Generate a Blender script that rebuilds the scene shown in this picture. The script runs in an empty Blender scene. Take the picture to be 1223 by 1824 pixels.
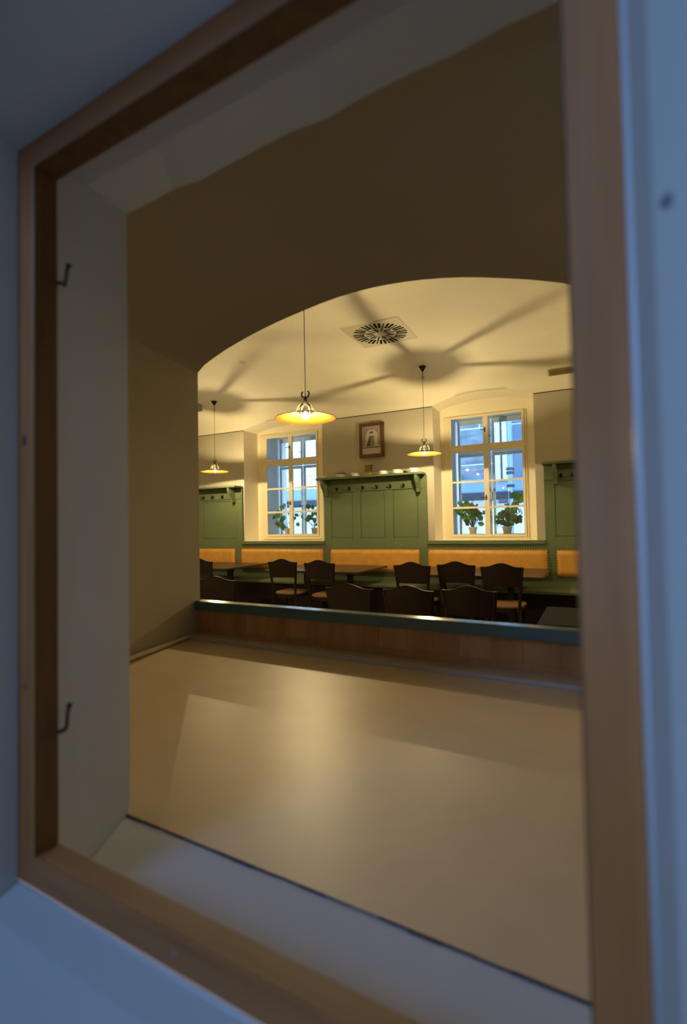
import bpy, math, random
from mathutils import Vector, Matrix, Euler
random.seed(7)
PI = math.pi
sc = bpy.context.scene
col = sc.collection
HC = 1.34                                   # eye height above the dining floor
# ------------------------------------------------------------------ camera
FPX, PITCH, ROLL, YAW, DH = 891.5, 0.0280, -0.01848, 0.46823, -0.04442
fw = Vector((-math.sin(YAW)*math.cos(PITCH), math.cos(YAW)*math.cos(PITCH), math.sin(PITCH)))
r0 = Vector((math.cos(YAW), math.sin(YAW), 0)); u0 = r0.cross(fw)
rt = r0*math.cos(ROLL) + u0*math.sin(ROLL); up = -r0*math.sin(ROLL) + u0*math.cos(ROLL)
cd = bpy.data.cameras.new('camera'); cam = bpy.data.objects.new('camera', cd); col.objects.link(cam)
cam.matrix_world = Matrix(((rt.x, up.x, -fw.x, 0), (rt.y, up.y, -fw.y, 0), (rt.z, up.z, -fw.z, HC), (0, 0, 0, 1)))
cd.sensor_fit = 'VERTICAL'; cd.sensor_height = 36; cd.lens = FPX/1824*36
cd.clip_start = .01; cd.clip_end = 100
cd.dof.use_dof = True; cd.dof.focus_distance = 6.0; cd.dof.aperture_fstop = 3.0
sc.camera = cam
sc.view_settings.view_transform = 'Standard'; sc.view_settings.look = 'None'
sc.view_settings.gamma = 1; sc.view_settings.exposure = 0.0
try: sc.view_settings.use_curve_mapping = False
except Exception: pass
# ------------------------------------------------------------------ world: overcast dusk sky, blue against tungsten balance
w = bpy.data.worlds.new('sky'); sc.world = w; w.use_nodes = True
bg = w.node_tree.nodes['Background']; bg.inputs[0].default_value = (.50, .72, 1.0, 1); bg.inputs[1].default_value = 5.6
# ------------------------------------------------------------------ kitchen-side window light and an added fill
def area(name, loc, target, sx, sy, power, color):
    l = bpy.data.lights.new(name, 'AREA'); l.shape = 'RECTANGLE'; l.size = sx; l.size_y = sy
    l.energy = power; l.color = color
    o = bpy.data.objects.new(name, l); col.objects.link(o); o.location = loc
    d = Vector(target)-Vector(loc); o.rotation_euler = d.to_track_quat('-Z', 'Y').to_euler()
    return o
area('kitchen_window', (-.95, -1.45, HC+1.30), (-.3, .4, HC-.2), .55, .55, 14.5, (.23, .46, 1.0))
area('reveal_fill', (-.06, -.22, HC-.02), (.05, .35, HC-.03), .14, .20, .55, (.38, .60, 1.0))  # added fill close behind the camera, brightens the right reveal and frame

# ------------------------------------------------------------------ helpers
def ray(x, y): return fw + rt*((x-611.5)/FPX) - up*((y-912)/FPX)
def PY(x, y, Y):
    d = ray(x, y); d = d*(Y/d.y); return Vector((d.x, Y, d.z+HC))
hv = Vector((math.cos(DH), math.sin(DH), 0)); nv = Vector((-math.sin(DH), math.cos(DH), 0))
def PN(x, y, n):                             # point of the thick front wall's own frame (h, n, z)
    d = ray(x, y); d = d*(n/d.dot(nv)); return Vector((d.dot(hv), n, d.z+HC))
def mat(name, base, rough=.6, var=0, scale=5, bump=0, bscale=60, metal=0, spec=.5, stretch=None, c2=None, emit=None, coat=0):
    m = bpy.data.materials.new(name); m.use_nodes = True; nt = m.node_tree; b = nt.nodes['Principled BSDF']
    b.inputs['Base Color'].default_value = (*base, 1); b.inputs['Roughness'].default_value = rough
    b.inputs['Metallic'].default_value = metal; b.inputs['Specular IOR Level'].default_value = spec
    b.inputs['Coat Weight'].default_value = coat
    tc = nt.nodes.new('ShaderNodeTexCoord'); mp = nt.nodes.new('ShaderNodeMapping')
    nt.links.new(tc.outputs['Object'], mp.inputs[0])
    if stretch: mp.inputs['Scale'].default_value = stretch
    if var or c2:
        n = nt.nodes.new('ShaderNodeTexNoise'); n.inputs['Scale'].default_value = scale; n.inputs['Detail'].default_value = 6
        nt.links.new(mp.outputs[0], n.inputs['Vector'])
        rp = nt.nodes.new('ShaderNodeValToRGB'); rp.color_ramp.elements[0].position = .3; rp.color_ramp.elements[1].position = .7
        a = c2 or tuple(max(0, c*(1-var)) for c in base); z = base if c2 else tuple(min(1, c*(1+var)) for c in base)
        rp.color_ramp.elements[0].color = (*a, 1); rp.color_ramp.elements[1].color = (*z, 1)
        nt.links.new(n.outputs[0], rp.inputs[0]); nt.links.new(rp.outputs[0], b.inputs['Base Color'])
    if bump:
        n2 = nt.nodes.new('ShaderNodeTexNoise'); n2.inputs['Scale'].default_value = bscale; n2.inputs['Detail'].default_value = 5
        nt.links.new(mp.outputs[0], n2.inputs['Vector'])
        bp = nt.nodes.new('ShaderNodeBump'); bp.inputs['Strength'].default_value = bump; bp.inputs['Distance'].default_value = .01
        nt.links.new(n2.outputs[0], bp.inputs['Height']); nt.links.new(bp.outputs[0], b.inputs['Normal'])
    if emit:
        b.inputs['Emission Color'].default_value = (*emit[0], 1); b.inputs['Emission Strength'].default_value = emit[1]
    return m
M = {}
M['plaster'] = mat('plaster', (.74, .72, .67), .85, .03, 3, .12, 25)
M['plaster_rear_dimmed'] = mat('plaster_rear_dimmed', (.46, .51, .60), .85, .03, 3, .12, 25)  # same plaster, its colour dimmed and blued in place of weaker warm bounce
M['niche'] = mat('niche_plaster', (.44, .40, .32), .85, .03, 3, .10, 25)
M['taupe'] = mat('taupe_wall', (.50, .46, .37), .85, .04, 3, .1, 60)
M['cream'] = mat('cream_plaster', (.87, .81, .66), .85, .03, 2, .08, 60)
M['pine'] = mat('pine_frame', (.72, .28, .085), .5, 0, 6, .06, 80, stretch=(9, 9, .8), c2=(.55, .195, .055))
M['pineh'] = mat('pine_frame_cross', (.72, .28, .085), .5, 0, 6, .06, 80, stretch=(.8, 9, 9), c2=(.55, .195, .055))
M['knot'] = mat('knot', (.16, .08, .04), .6)
M['white'] = mat('white_bead', (.82, .84, .86), .35)
M['lino'] = mat('beige_linoleum', (.60, .47, .31), .42, .05, 9, .04, 90, spec=.4)
M['strip'] = mat('aluminium_strip', (.50, .50, .50), .45, metal=.3)
M['plank'] = mat('beech_board', (.56, .29, .11), .5, 0, 4, .05, 60, stretch=(5, 5, .8), c2=(.40, .19, .065))
M['plank2'] = mat('beech_board_pale', (.62, .35, .15), .5, 0, 4, .05, 60, stretch=(5, 5, .8), c2=(.48, .25, .10))
M['cap'] = mat('blue_green_gloss', (.055, .14, .155), .19, .1, 8, spec=.6)
M['green'] = mat('green_paint', (.125, .165, .085), .5, .06, 4, .05, 120, spec=.35)
M['greend'] = mat('green_groove', (.05, .07, .04), .7)
M['leather'] = mat('tan_leather', (.62, .31, .055), .45, .10, 9, .12, 140, spec=.4)
M['nail'] = mat('brass_nail', (.16, .09, .03), .35, metal=.7)
M['dark'] = mat('dark_wood', (.013, .005, .003), .48, .35, 8, .03, 60, spec=.3)
M['table'] = mat('table_wood', (.050, .028, .017), .33, .25, 6, .03, 60, spec=.5)
M['seat'] = mat('seat_wood', (.22, .115, .05), .4, .12, 6)
M['iron'] = mat('black_iron', (.02, .018, .016), .5, metal=.5)
M['hook'] = mat('rusty_pin', (.035, .018, .010), .7, .3, 40)
M['brass'] = mat('old_brass', (.30, .22, .10), .35, metal=.9)
M['floor'] = mat('dark_floor', (.015, .012, .010), .6, .2, 4)
M['winpaint'] = mat('cream_window_paint', (.80, .72, .50), .45, .02, 4)
M['winout'] = mat('grey_white_window_paint', (.72, .74, .72), .5, .03, 4)
M['box'] = mat('white_reveal', (.78, .80, .80), .8, .02, 3)
M['pot'] = mat('pot_clay', (.80, .62, .45), .7, .05, 20)
M['leaf'] = mat('leaf_green', (.10, .25, .04), .5, .40, 30)
M['stem'] = mat('stem_green', (.10, .13, .04), .6)
M['china'] = mat('white_china', (.82, .80, .74), .25)
M['boxwood'] = mat('box_wood', (.28, .17, .05), .6, .1, 20)
M['frame'] = mat('picture_frame_wood', (.11, .038, .011), .4, .2, 20)
M['paper'] = mat('aged_print', (.52, .47, .42), .8, .08, 60)
M['ink'] = mat('print_ink', (.10, .09, .08), .8, .3, 120)
M['inkmid'] = mat('print_grey', (.27, .24, .22), .8, .3, 120)
M['vent'] = mat('vent_plate', (.66, .62, .50), .6)
M['dent'] = mat('dented_plaster', (.22, .26, .32), .9)
M['rebate_shade'] = mat('pine_shade_dark', (.20, .085, .022), .6, 0, 6, stretch=(9, 9, 1), c2=(.14, .055, .014))  # frame wood darkened, shade of the inner sides put into the colour
M['rebate_shade2'] = mat('pine_shade_mid', (.36, .19, .08), .6, 0, 6, stretch=(1, 9, 9), c2=(.26, .13, .05))  # milder tone for the bottom rail, shade painted in likewise
M['skirt'] = mat('gloss_cream_pipe', (.80, .70, .48), .25)
M['slot'] = mat('vent_slot', (.008, .008, .007), .95, spec=.05)
M['blacktop'] = mat('black_table_top', (.010, .010, .012), .8, spec=.12)
M['ventbr'] = mat('bronze_grille', (.36, .31, .12), .5)
M['grey'] = mat('grey_plastic', (.30, .31, .28), .5)
M['shade_out'] = mat('shade_outside', (.10, .075, .04), .45)
M['shade_in'] = mat('shade_inside', (.36, .135, .014), .45)
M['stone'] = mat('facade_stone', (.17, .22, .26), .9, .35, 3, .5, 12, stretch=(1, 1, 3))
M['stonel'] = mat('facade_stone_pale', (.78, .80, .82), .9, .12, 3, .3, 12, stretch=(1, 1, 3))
M['joint'] = mat('mortar', (.70, .74, .78), .9)
M['lead'] = mat('lead_roof', (.17, .27, .37), .5, .1, 3)
M['darkedge'] = mat('dark_eave', (.035, .045, .06), .8)
M['render'] = mat('pale_render', (.85, .86, .86), .9, .08, 2)
M['bluestone'] = mat('blue_stone', (.12, .19, .27), .9, .15, 2)
M['pipe'] = mat('zinc_pipe', (.22, .34, .46), .4, metal=.3)
M['ground'] = mat('courtyard_paving', (.30, .30, .30), .9, .1, 3)
M['bulb'] = mat('bulb_glow', (1, .9, .7), .3, emit=((1.0, .78, .40), 68000.0))
def glass(name, tint=(.93, .97, 1), rough=.02, fac=.08):
    m = bpy.data.materials.new(name); m.use_nodes = True; nt = m.node_tree; nt.nodes.clear()
    o = nt.nodes.new('ShaderNodeOutputMaterial'); t = nt.nodes.new('ShaderNodeBsdfTransparent'); g = nt.nodes.new('ShaderNodeBsdfGlossy')
    t.inputs[0].default_value = (*tint, 1); g.inputs['Roughness'].default_value = rough
    mx = nt.nodes.new('ShaderNodeMixShader'); fr = nt.nodes.new('ShaderNodeFresnel'); fr.inputs[0].default_value = 1.45
    nt.links.new(fr.outputs[0], mx.inputs[0])
    nt.links.new(t.outputs[0], mx.inputs[1]); nt.links.new(g.outputs[0], mx.inputs[2]); nt.links.new(mx.outputs[0], o.inputs[0])
    return m
M['glass'] = glass('window_glass'); M['dome'] = glass('lamp_glass', (.97, .95, .9), .05)

def bulb_glass():
    m = bpy.data.materials.new('bulb_envelope'); m.use_nodes = True; nt = m.node_tree; nt.nodes.clear()
    o = nt.nodes.new('ShaderNodeOutputMaterial'); t = nt.nodes.new('ShaderNodeBsdfTransparent'); e = nt.nodes.new('ShaderNodeEmission')
    e.inputs[0].default_value = (1, .78, .45, 1); e.inputs[1].default_value = 25.0
    ad = nt.nodes.new('ShaderNodeAddShader'); nt.links.new(t.outputs[0], ad.inputs[0]); nt.links.new(e.outputs[0], ad.inputs[1]); nt.links.new(ad.outputs[0], o.inputs[0]); return m
M['bulbglass'] = bulb_glass()
SN, NEAR = .57, False                        # the thick front wall is laid out in units of SN metres about eye height
def sn(v): return (v[0]*SN, v[1]*SN, HC+SN*(v[2]-HC))
class MB:
    def __init__(s): s.v = []; s.f = []
    def add(s, vs, fs):
        k = len(s.v); s.v += [tuple(v) for v in vs]; s.f += [tuple(i+k for i in f) for f in fs]; return s
    def box(s, x0, x1, y0, y1, z0, z1):
        return s.add([(x, y, z) for z in (z0, z1) for y in (y0, y1) for x in (x0, x1)],
                     [(0, 2, 3, 1), (4, 5, 7, 6), (0, 1, 5, 4), (2, 6, 7, 3), (0, 4, 6, 2), (1, 3, 7, 5)])
    def prism(s, pts, a, b, axis='y'):       # polygon in the two other axes, extruded along axis
        n = len(pts)
        def p(q, t): return {'y': (q[0], t, q[1]), 'z': (q[0], q[1], t), 'x': (t, q[0], q[1])}[axis]
        vs = [p(q, a) for q in pts]+[p(q, b) for q in pts]
        return s.add(vs, [tuple(range(n))[::-1], tuple(range(n, 2*n))]+[(i, (i+1) % n, n+(i+1) % n, n+i) for i in range(n)])
    def tube(s, path, r, n=8, r2=None):
        path = [Vector(p) for p in path]; rings = []
        for i, p in enumerate(path):
            d = (path[min(i+1, len(path)-1)]-path[max(i-1, 0)]).normalized()
            a = d.orthogonal().normalized() if i == 0 else (a-d*a.dot(d)).normalized()
            b = d.cross(a); rr = r if r2 is None else r+(r2-r)*i/(len(path)-1)
            rings.append([p+(a*math.cos(2*PI*k/n+PI/4)+b*math.sin(2*PI*k/n+PI/4))*rr for k in range(n)])
        vs = [v for g in rings for v in g]; fs = []
        for i in range(len(path)-1):
            for k in range(n): fs.append((i*n+k, i*n+(k+1) % n, (i+1)*n+(k+1) % n, (i+1)*n+k))
        fs += [tuple(range(n))[::-1], tuple(range((len(path)-1)*n, len(path)*n))]
        return s.add(vs, fs)
    def lathe(s, prof, c=(0, 0, 0), n=24):
        vs = []; fs = []
        for (r, z) in prof:
            for k in range(n): vs.append((c[0]+r*math.cos(2*PI*k/n), c[1]+r*math.sin(2*PI*k/n), c[2]+z))
        for i in range(len(prof)-1):
            for k in range(n): fs.append((i*n+k, i*n+(k+1) % n, (i+1)*n+(k+1) % n, (i+1)*n+k))
        return s.add(vs, fs)
    def build(s, name, m, parent=None, off=(0, 0, 0), smooth=False, bevel=0, rot=0):
        me = bpy.data.meshes.new(name); V_ = s.v
        if NEAR: V_ = [sn(v) for v in V_]; off = sn(off) if any(off) else off; bevel *= SN
        me.from_pydata([(v[0]-off[0], v[1]-off[1], v[2]-off[2]) for v in V_], [], s.f); me.update()
        if smooth:
            for p in me.polygons: p.use_smooth = True
        me.materials.append(M[m] if isinstance(m, str) else m)
        o = bpy.data.objects.new(name, me); col.objects.link(o)
        if parent is not None: o.parent = parent
        elif rot or any(off):
            o.rotation_euler.z = rot; o.location = Matrix.Rotation(rot, 3, 'Z') @ Vector(off)
        if bevel:
            b = o.modifiers.new('bevel', 'BEVEL'); b.width = bevel; b.segments = 2; b.limit_method = 'ANGLE'
        return o
def tag(o, label=None, cat=None, group=None, kind=None):
    for k, v in (('label', label), ('category', cat), ('group', group), ('kind', kind)):
        if v: o[k] = v
    return o
def empty(name, loc=(0, 0, 0), rz=0, hframe=False):
    o = bpy.data.objects.new(name, None); col.objects.link(o); o.empty_display_size = .05
    if NEAR: loc = sn(loc)
    if hframe: o.location = Matrix.Rotation(DH, 3, 'Z') @ Vector(loc); o.rotation_euler.z = DH+rz
    else: o.location = loc; o.rotation_euler.z = rz
    return o
KIDS = {}
def copy_tree(o, parent=None):
    c = o.copy(); col.objects.link(c); c.parent = parent
    for ch in [x for x in bpy.data.objects if x.parent == o]: copy_tree(ch, c)
    return c
S = lambda o: tag(o, kind='structure')

# ================================================================== SETTING
# ---- thick front wall with the hatch (own frame: h along, n through, z up)
def ring(h0, h1, z0, z1, n): return [(h0, n, z0+HC), (h1, n, z0+HC), (h1, n, z1+HC), (h0, n, z1+HC)]
m = MB(); NEAR = True
NR = [ring(-3.2/SN, 2.2/SN, -1.34/SN, 2.1/SN, .06), ring(-1.20, .48, -1.09, .93, .06), ring(-1.055, .028, -.700, .782, .49), ring(-1.055, .012, -.678, .774, .552)]
def loft(m, rings):
    k = len(m.v); m.add([v for r_ in rings for v in r_], [])
    for i in range(len(rings)-1):
        for j in range(4): m.f.append((k+i*4+j, k+(i+1)*4+j, k+(i+1)*4+(j+1) % 4, k+i*4+(j+1) % 4))
loft(m, NR)
S(m.build('wall_front', 'plaster', rot=DH))
m = MB()
nb = 14                                      # slightly uneven plaster edge towards the passage
def ring_b(h0, h1, z0, z1, n, j):
    random.seed(3); pts = []
    for i in range(nb): pts.append((h0+(h1-h0)*i/nb, n+random.uniform(-j, j)*.6, z0+HC))
    for i in range(nb): pts.append((h1, n, z0+(z1-z0)*i/nb+HC))
    for i in range(nb): pts.append((h1+(h0-h1)*i/nb, n, z1+HC+random.uniform(-j, j)))
    for i in range(nb): pts.append((h0, n, z1+(z0-z1)*i/nb+HC))
    return pts
RB = [ring_b(-1.055, .012, -.678, .774, .575, 0), ring_b(-1.029, .02, -.742, .79, .600, 0), ring_b(-1.089, .06, -.751, .815, .72, 0), ring_b(-1.178, .12, -.754, .875, .90, .006),
      ring_b(-2.9, .9, -1.34, 2.1, .905, 0)]
N = 4*nb
m.add([v for r_ in RB for v in r_], [])
for i in range(len(RB)-1):
    for j in range(N): m.f.append((i*N+j, (i+1)*N+j, (i+1)*N+(j+1) % N, i*N+(j+1) % N))
S(m.build('wall_front', 'plaster_rear_dimmed', rot=DH))
# ---- kitchen-side room shell behind the camera
NEAR = False
m = MB(); m.box(-3.3, 2.3, -3.3, -3.2, 0, 3.6)
S(m.build('wall_back', 'plaster'))
m = MB(); m.box(-3.3, -3.2, -3.2, .12, 0, 3.6); S(m.build('wall_left', 'plaster'))
m = MB(); m.box(2.15, 2.25, -3.2, .0, 0, 3.6); S(m.build('wall_right', 'plaster'))
m = MB(); m.box(-3.3, 2.3, -3.3, .25, 3.6, 3.7); m.box(-3.3, 2.3, 0.05, .30, 3.40, 3.62); S(m.build('ceiling', 'plaster'))
m = MB(); m.box(-3.3, 2.3, -3.3, .2, -.1, 0); S(m.build('floor', 'floor'))
NEAR = True
# ---- passage: platform, side walls, flat barrel vault
PN_ = 2.62; ZP = HC-.75
def hl(n): return -2.50-.22*(n-1.88)         # splayed left side
arch = [(349, 665), (364, 650), (380, 638), (400, 624), (420, 612), (450, 595), (480, 580), (510, 566), (541, 553), (570, 541), (600, 530), (630, 521), (660, 513), (690, 507), (720, 502), (750, 498.5), (780, 496), (805, 494.7), (830, 494), (855, 494.2), (880, 495), (910, 496.3), (940, 498), (970, 500.8), (1000, 504)]
ap = [PN(x, y, PN_) for x, y in arch]
ap = [(p.x, p.z) for p in ap]+[(-.1, HC+1.09), (.02, HC+1.02), (.16, HC+.93)]
ap[0] = (hl(PN_), ap[0][1])
def vault(n):
    a0, a1 = hl(PN_), .16; b0 = hl(n)
    return [(b0+(x-a0)*(a1-b0)/(a1-a0), n, z) for x, z in ap]
m = MB(); NV = [vault(t) for t in (.9, 1.5, 2.1, PN_, PN_+.0)]
m.add([v for r_ in NV[:4] for v in r_], []); L = len(ap)
for i in range(3):
    for j in range(L-1): m.f.append((i*L+j, i*L+j+1, (i+1)*L+j+1, (i+1)*L+j))
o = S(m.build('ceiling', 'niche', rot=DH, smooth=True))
m = MB(); za = ap[0][1]
m.add([(hl(.9), .9, ZP-.1), (hl(PN_), PN_, ZP-.1), (hl(PN_), PN_, za), (hl(.9), .9, za)], [(0, 1, 2, 3)])
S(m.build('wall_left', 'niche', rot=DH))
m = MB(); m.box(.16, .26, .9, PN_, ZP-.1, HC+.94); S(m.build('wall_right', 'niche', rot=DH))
m = MB(); m.prism([(hl(.885)-.02, .888), (.2, .882), (.2, 2.8), (hl(2.8)-.02, 2.8)], ZP-.05, ZP, 'z')
S(m.build('floor', 'lino', rot=DH))
random.seed(5); m = MB(); k_ = 40; xa_, xb_ = hl(.885), .18
for i in range(k_):
    u0_, u1_ = xa_+(xb_-xa_)*i/k_, xa_+(xb_-xa_)*(i+1)/k_
    m.box(u0_, u1_+.002, .878+random.uniform(0, .004), .8835, ZP-.03, ZP-.0015+random.uniform(-.002, .001))
S(m.build('trim_2', 'hook', rot=DH))
# thin skirting tube along the left side
m = MB(); m.tube([(hl(1.2)+.020, 1.2, ZP+.016), (hl(2.2)+.020, 2.2, ZP+.016), (hl(2.45)+.020, 2.45, ZP+.016)], .015, 10)
S(m.build('baseboard_left', 'skirt', rot=DH, smooth=True))
# dining-side face of the thick wall round the arch
m = MB(); nf = PN_
ZC = HC+2.1; ZW = HC+2.2/SN; Z0 = HC-HC/SN
pts = [(x, z) for x, z in ap]
for (xa, z1), (xb, z2) in zip(pts[:-1], pts[1:]): m.add([(xa, nf, z1), (xb, nf, z2), (xb, nf, ZW), (xa, nf, ZW)], [(0, 1, 2, 3)])
m.add([(-16, nf, Z0), (pts[0][0], nf, Z0), (pts[0][0], nf, ZW), (-16, nf, ZW)], [(0, 1, 2, 3)])
m.add([(pts[-1][0], nf, Z0), (6.4, nf, Z0), (6.4, nf, ZW), (pts[-1][0], nf, ZW)], [(0, 1, 2, 3)])
m.add([(pts[0][0], nf, Z0), (pts[-1][0], nf, Z0), (pts[-1][0], nf, ZP), (pts[0][0], nf, ZP)], [(0, 1, 2, 3)])
S(m.build('wall_front', 'cream', rot=DH))
# ---- dining room
NEAR = False
YW, XL, XR = 7.0, -8.2, 2.6
m = MB(); m.box(XL, XR, 1.25, 7.5, -.1, 0); S(m.build('floor', 'floor'))
m = MB(); m.box(XL-.1, XL, 1.25, 7.1, 0, ZC+.1); S(m.build('wall_left', 'cream'))
m = MB(); m.box(XR, XR+.1, 1.25, 7.1, 0, ZC+.1); S(m.build('wall_right', 'cream'))
ZL = HC+1.705; ZS = HC-.235
NICH = [(-5.47, -3.90, HC+1.70, .10), (-2.075, -.705, HC+1.70, .115)]
YN = 7.4
def zarch(x):
    for a, b, z, s in NICH:
        if a-1e-6 <= x <= b+1e-6: t = (x-a)/(b-a)*2-1; return z+s*(1-t*t)**.75 if abs(t) < 1 else z
    return None
cove = [(7.0, HC+1.70), (6.97, HC+1.78), (6.90, HC+1.85), (6.76, HC+1.92), (6.52, HC+1.99), (6.15, HC+2.045), (5.7, HC+2.08), (5.1, HC+2.1), (1.25, HC+2.1)]
def cy(z):
    for (y1, z1), (y2, z2) in zip(cove[:-1], cove[1:]):
        if z1 <= z <= z2 and z2 > z1: return y1+(y2-y1)*(z-z1)/(z2-z1)
    return 7.0
xs = [XL]+[XL+(NICH[0][0]-XL)*.5]
for a, b, z, s in NICH: xs += [a+(b-a)*(.5-.5*math.cos(PI*i/20)) for i in range(21)]
xs += [-.3, .5, XR]
m = MB(); mt = MB(); nc = len(cove)
for i, x in enumerate(xs):
    za_ = zarch(x) or HC+1.70
    for y, z in cove:
        m.v.append((x, cy(za_), za_) if z < za_ else (x, y, z))
for i in range(len(xs)-1):
    for j in range(nc-1): m.f.append((i*nc+j, (i+1)*nc+j, (i+1)*nc+j+1, i*nc+j+1))
S(m.build('ceiling', 'cream', smooth=True))
# back wall with two niches
m = MB()
def q(m, *p): m.add(p, [tuple(range(len(p)))])
segs = [(XL, NICH[0][0]), (NICH[0][1], NICH[1][0]), (NICH[1][1], XR)]
for a, b in segs: q(m, (a, YW, 0), (b, YW, 0), (b, YW, HC+1.70), (a, YW, HC+1.70))
for a, b, z, s in NICH: q(m, (a, YW, 0), (b, YW, 0), (b, YW, ZS), (a, YW, ZS))
S(m.build('wall_back', 'taupe'))
m = MB()
for a, b in segs: m.tube([(a, YW-.002, HC+1.70), (b, YW-.002, HC+1.70)], .006, 6)
S(m.build('trim_1', 'greend'))
# windows ----------------------------------------------------------
def window(idx, niche, cx_l, cx_r, ytop, glc, rows_top, rows_low, rx):
    a, b, zsp, s = niche; Y = YN
    X = lambda x, y=870: PY(x, y, Y).x
    Z = lambda x, y: PY(x, y, Y).z
    x0, x1 = X(cx_l), X(cx_r); z1 = Z(*ytop); z0 = ZS
    gx = [(X(p), X(q_)) for p, q_ in glc]
    rt_ = [tuple(Z(rx, v) for v in r_) for r_ in rows_top]; rl = [tuple(Z(rx, v) for v in r_) for r_ in rows_low]
    ox0, ox1, oz0, oz1 = gx[0][0]-.045, gx[1][1]+.045, rl[-1][1]-.05, rt_[0][0]+.045   # opening in the niche back
    # niche surfaces
    m = MB(); cxs = [a+(b-a)*(.5-.5*math.cos(PI*i/20)) for i in range(21)]
    q(m, (a, YW, ZS), (a, Y, ZS), (a, Y, zsp), (a, YW, zsp)); q(m, (b, YW, ZS), (b, Y, ZS), (b, Y, zsp), (b, YW, zsp))
    q(m, (a, YW, ZS), (b, YW, ZS), (b, Y, ZS), (a, Y, ZS))
    for u, v in zip(cxs[:-1], cxs[1:]):
        zu, zv = zarch(u), zarch(v)
        q(m, (u, cy(zu), zu), (v, cy(zv), zv), (v, Y, zv), (u, Y, zu))
        q(m, (u, Y, oz1), (v, Y, oz1), (v, Y, zv), (u, Y, zu))
    q(m, (a, Y, ZS), (ox0, Y, ZS), (ox0, Y, oz1), (a, Y, oz1)); q(m, (ox1, Y, ZS), (b, Y, ZS), (b, Y, oz1), (ox1, Y, oz1))
    q(m, (ox0, Y, ZS), (ox1, Y, ZS), (ox1, Y, oz0), (ox0, Y, oz0))
    S(m.build('wall_back', 'cream'))
    # reveal box between inner and outer window, then the outer masonry
    m = MB(); YO = Y+.42
    for yy0, yy1, e in ((Y+.0, YO+.25, 0.0),):
        q(m, (ox0, yy0, oz0), (ox0, yy1, oz0), (ox0, yy1, oz1), (ox0, yy0, oz1)); q(m, (ox1, yy0, oz0), (ox1, yy1, oz0), (ox1, yy1, oz1), (ox1, yy0, oz1))
        q(m, (ox0, yy0, oz0), (ox1, yy0, oz0), (ox1, yy1, oz0), (ox0, yy1, oz0)); q(m, (ox0, yy0, oz1), (ox1, yy0, oz1), (ox1, yy1, oz1), (ox0, yy1, oz1))
    base = ((x0+x1)/2, Y, z0)
    w_ = empty('window_%d' % idx, base); S(w_)
    m.build('reveal_lining', 'box', w_, base)
    MB().box(ox0, ox1, Y+.03, YO-.05, oz0, rl[-1][1]-.012).build('inner_sill', 'box', w_, base, bevel=.004)
    m = MB(); t0, t1 = Y-.022, Y+.01         # casing
    m.box(x0, ox0+.008, t0, t1, z0, z1); m.box(ox1-.008, x1, t0, t1, z0, z1)
    m.box(ox0, ox1, t0, t1, oz1-.012, z1); m.box(ox0, ox1, t0, t1, z0, oz0+.012)
    zt0, zt1 = rl[0][0]+.03, rt_[0][1]-.028
    m.box(ox0, ox1, t0-.012, t1, zt0, zt1)   # transom
    xc = (gx[0][1]+gx[1][0])/2
    m.box(xc-.016, xc+.016, t0-.010, t1, oz0, oz1)
    m.build('casing', 'winpaint', w_, base, bevel=.004)
    m = MB(); m.box(ox0-.03, ox1+.03, Y-.05, Y-.02, oz0-.035, oz0-.010); m.build('window_ledge', 'winpaint', w_, base, bevel=.004)
    def sash(gl, rows, zlo, zhi, parent=w_, mt='winpaint', Y_=Y, dx=0, side=0, nm='sash'):
        s_ = MB(); g0, g1 = gl
        a_, b_ = g0-.034, g1+.034
        y0, y1 = Y_-.034, Y_+.004
        s_.box(a_, g0, y0, y1, zlo, zhi); s_.box(g1, b_, y0, y1, zlo, zhi)
        s_.box(g0, g1, y0, y1, rows[0][0], zhi); s_.box(g0, g1, y0, y1, zlo, rows[-1][1])
        so = s_.build(nm, mt, parent, base, bevel=.003)
        for (r1, r2) in zip(rows[:-1], rows[1:]):
            MB().box(g0, g1, y0+.008, y1-.006, r2[0], r1[1]).build('glazing_bar', mt, so, (0, 0, 0) if False else base)
        for r_ in rows:
            MB().box(g0, g1, Y_-.016, Y_-.013, r_[1], r_[0]).build('pane', 'glass', so, base)
        return so
    for k in (0, 1):
        sash(gx[k], rt_, rt_[0][1]-.028, rt_[0][0]+.034)
        so = sash(gx[k], rl, rl[-1][1]-.038, rl[0][0]+.030)
    # espagnolette handles
    for (zz, yy) in ((rl[1][1]+.36*(rl[1][0]-rl[1][1]), Y-.036), ((rt_[0][0]+rt_[0][1])/2, Y-.036)):
        m = MB(); m.tube([(xc-.01, yy, zz), (xc-.01, yy-.035, zz), (xc-.07, yy-.04, zz-.006)], .006, 6); m.tube([(xc-.01, yy-.004, zz-.035), (xc-.01, yy-.004, zz+.035)], .007, 6)
        m.build('handle', 'hook', w_, base)
    # outer window
    dxs = .0
    g = [(ox0+.07, xc-.045), (xc+.045, ox1-.07)]; rr = [(oz1-.07, rt_[0][1]-.02)]; rlo = [(zt0-.05, rl[-1][1]-.0)]
    for k in (0, 1):
        for rows, lo, hi in ((rr, rr[0][1]-.05, rr[0][0]+.07), (rlo, oz0, rlo[0][0]+.05)):
            sash(g[k], rows, lo, hi, mt='winout', Y_=YO, nm='outer_sash')
    m = MB(); m.tube([(xc, YO-.04, rl[1][1]+.10), (xc, YO-.075, rl[1][1]+.10), (xc-.07, YO-.08, rl[1][1]+.095)], .006, 6)
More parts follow.
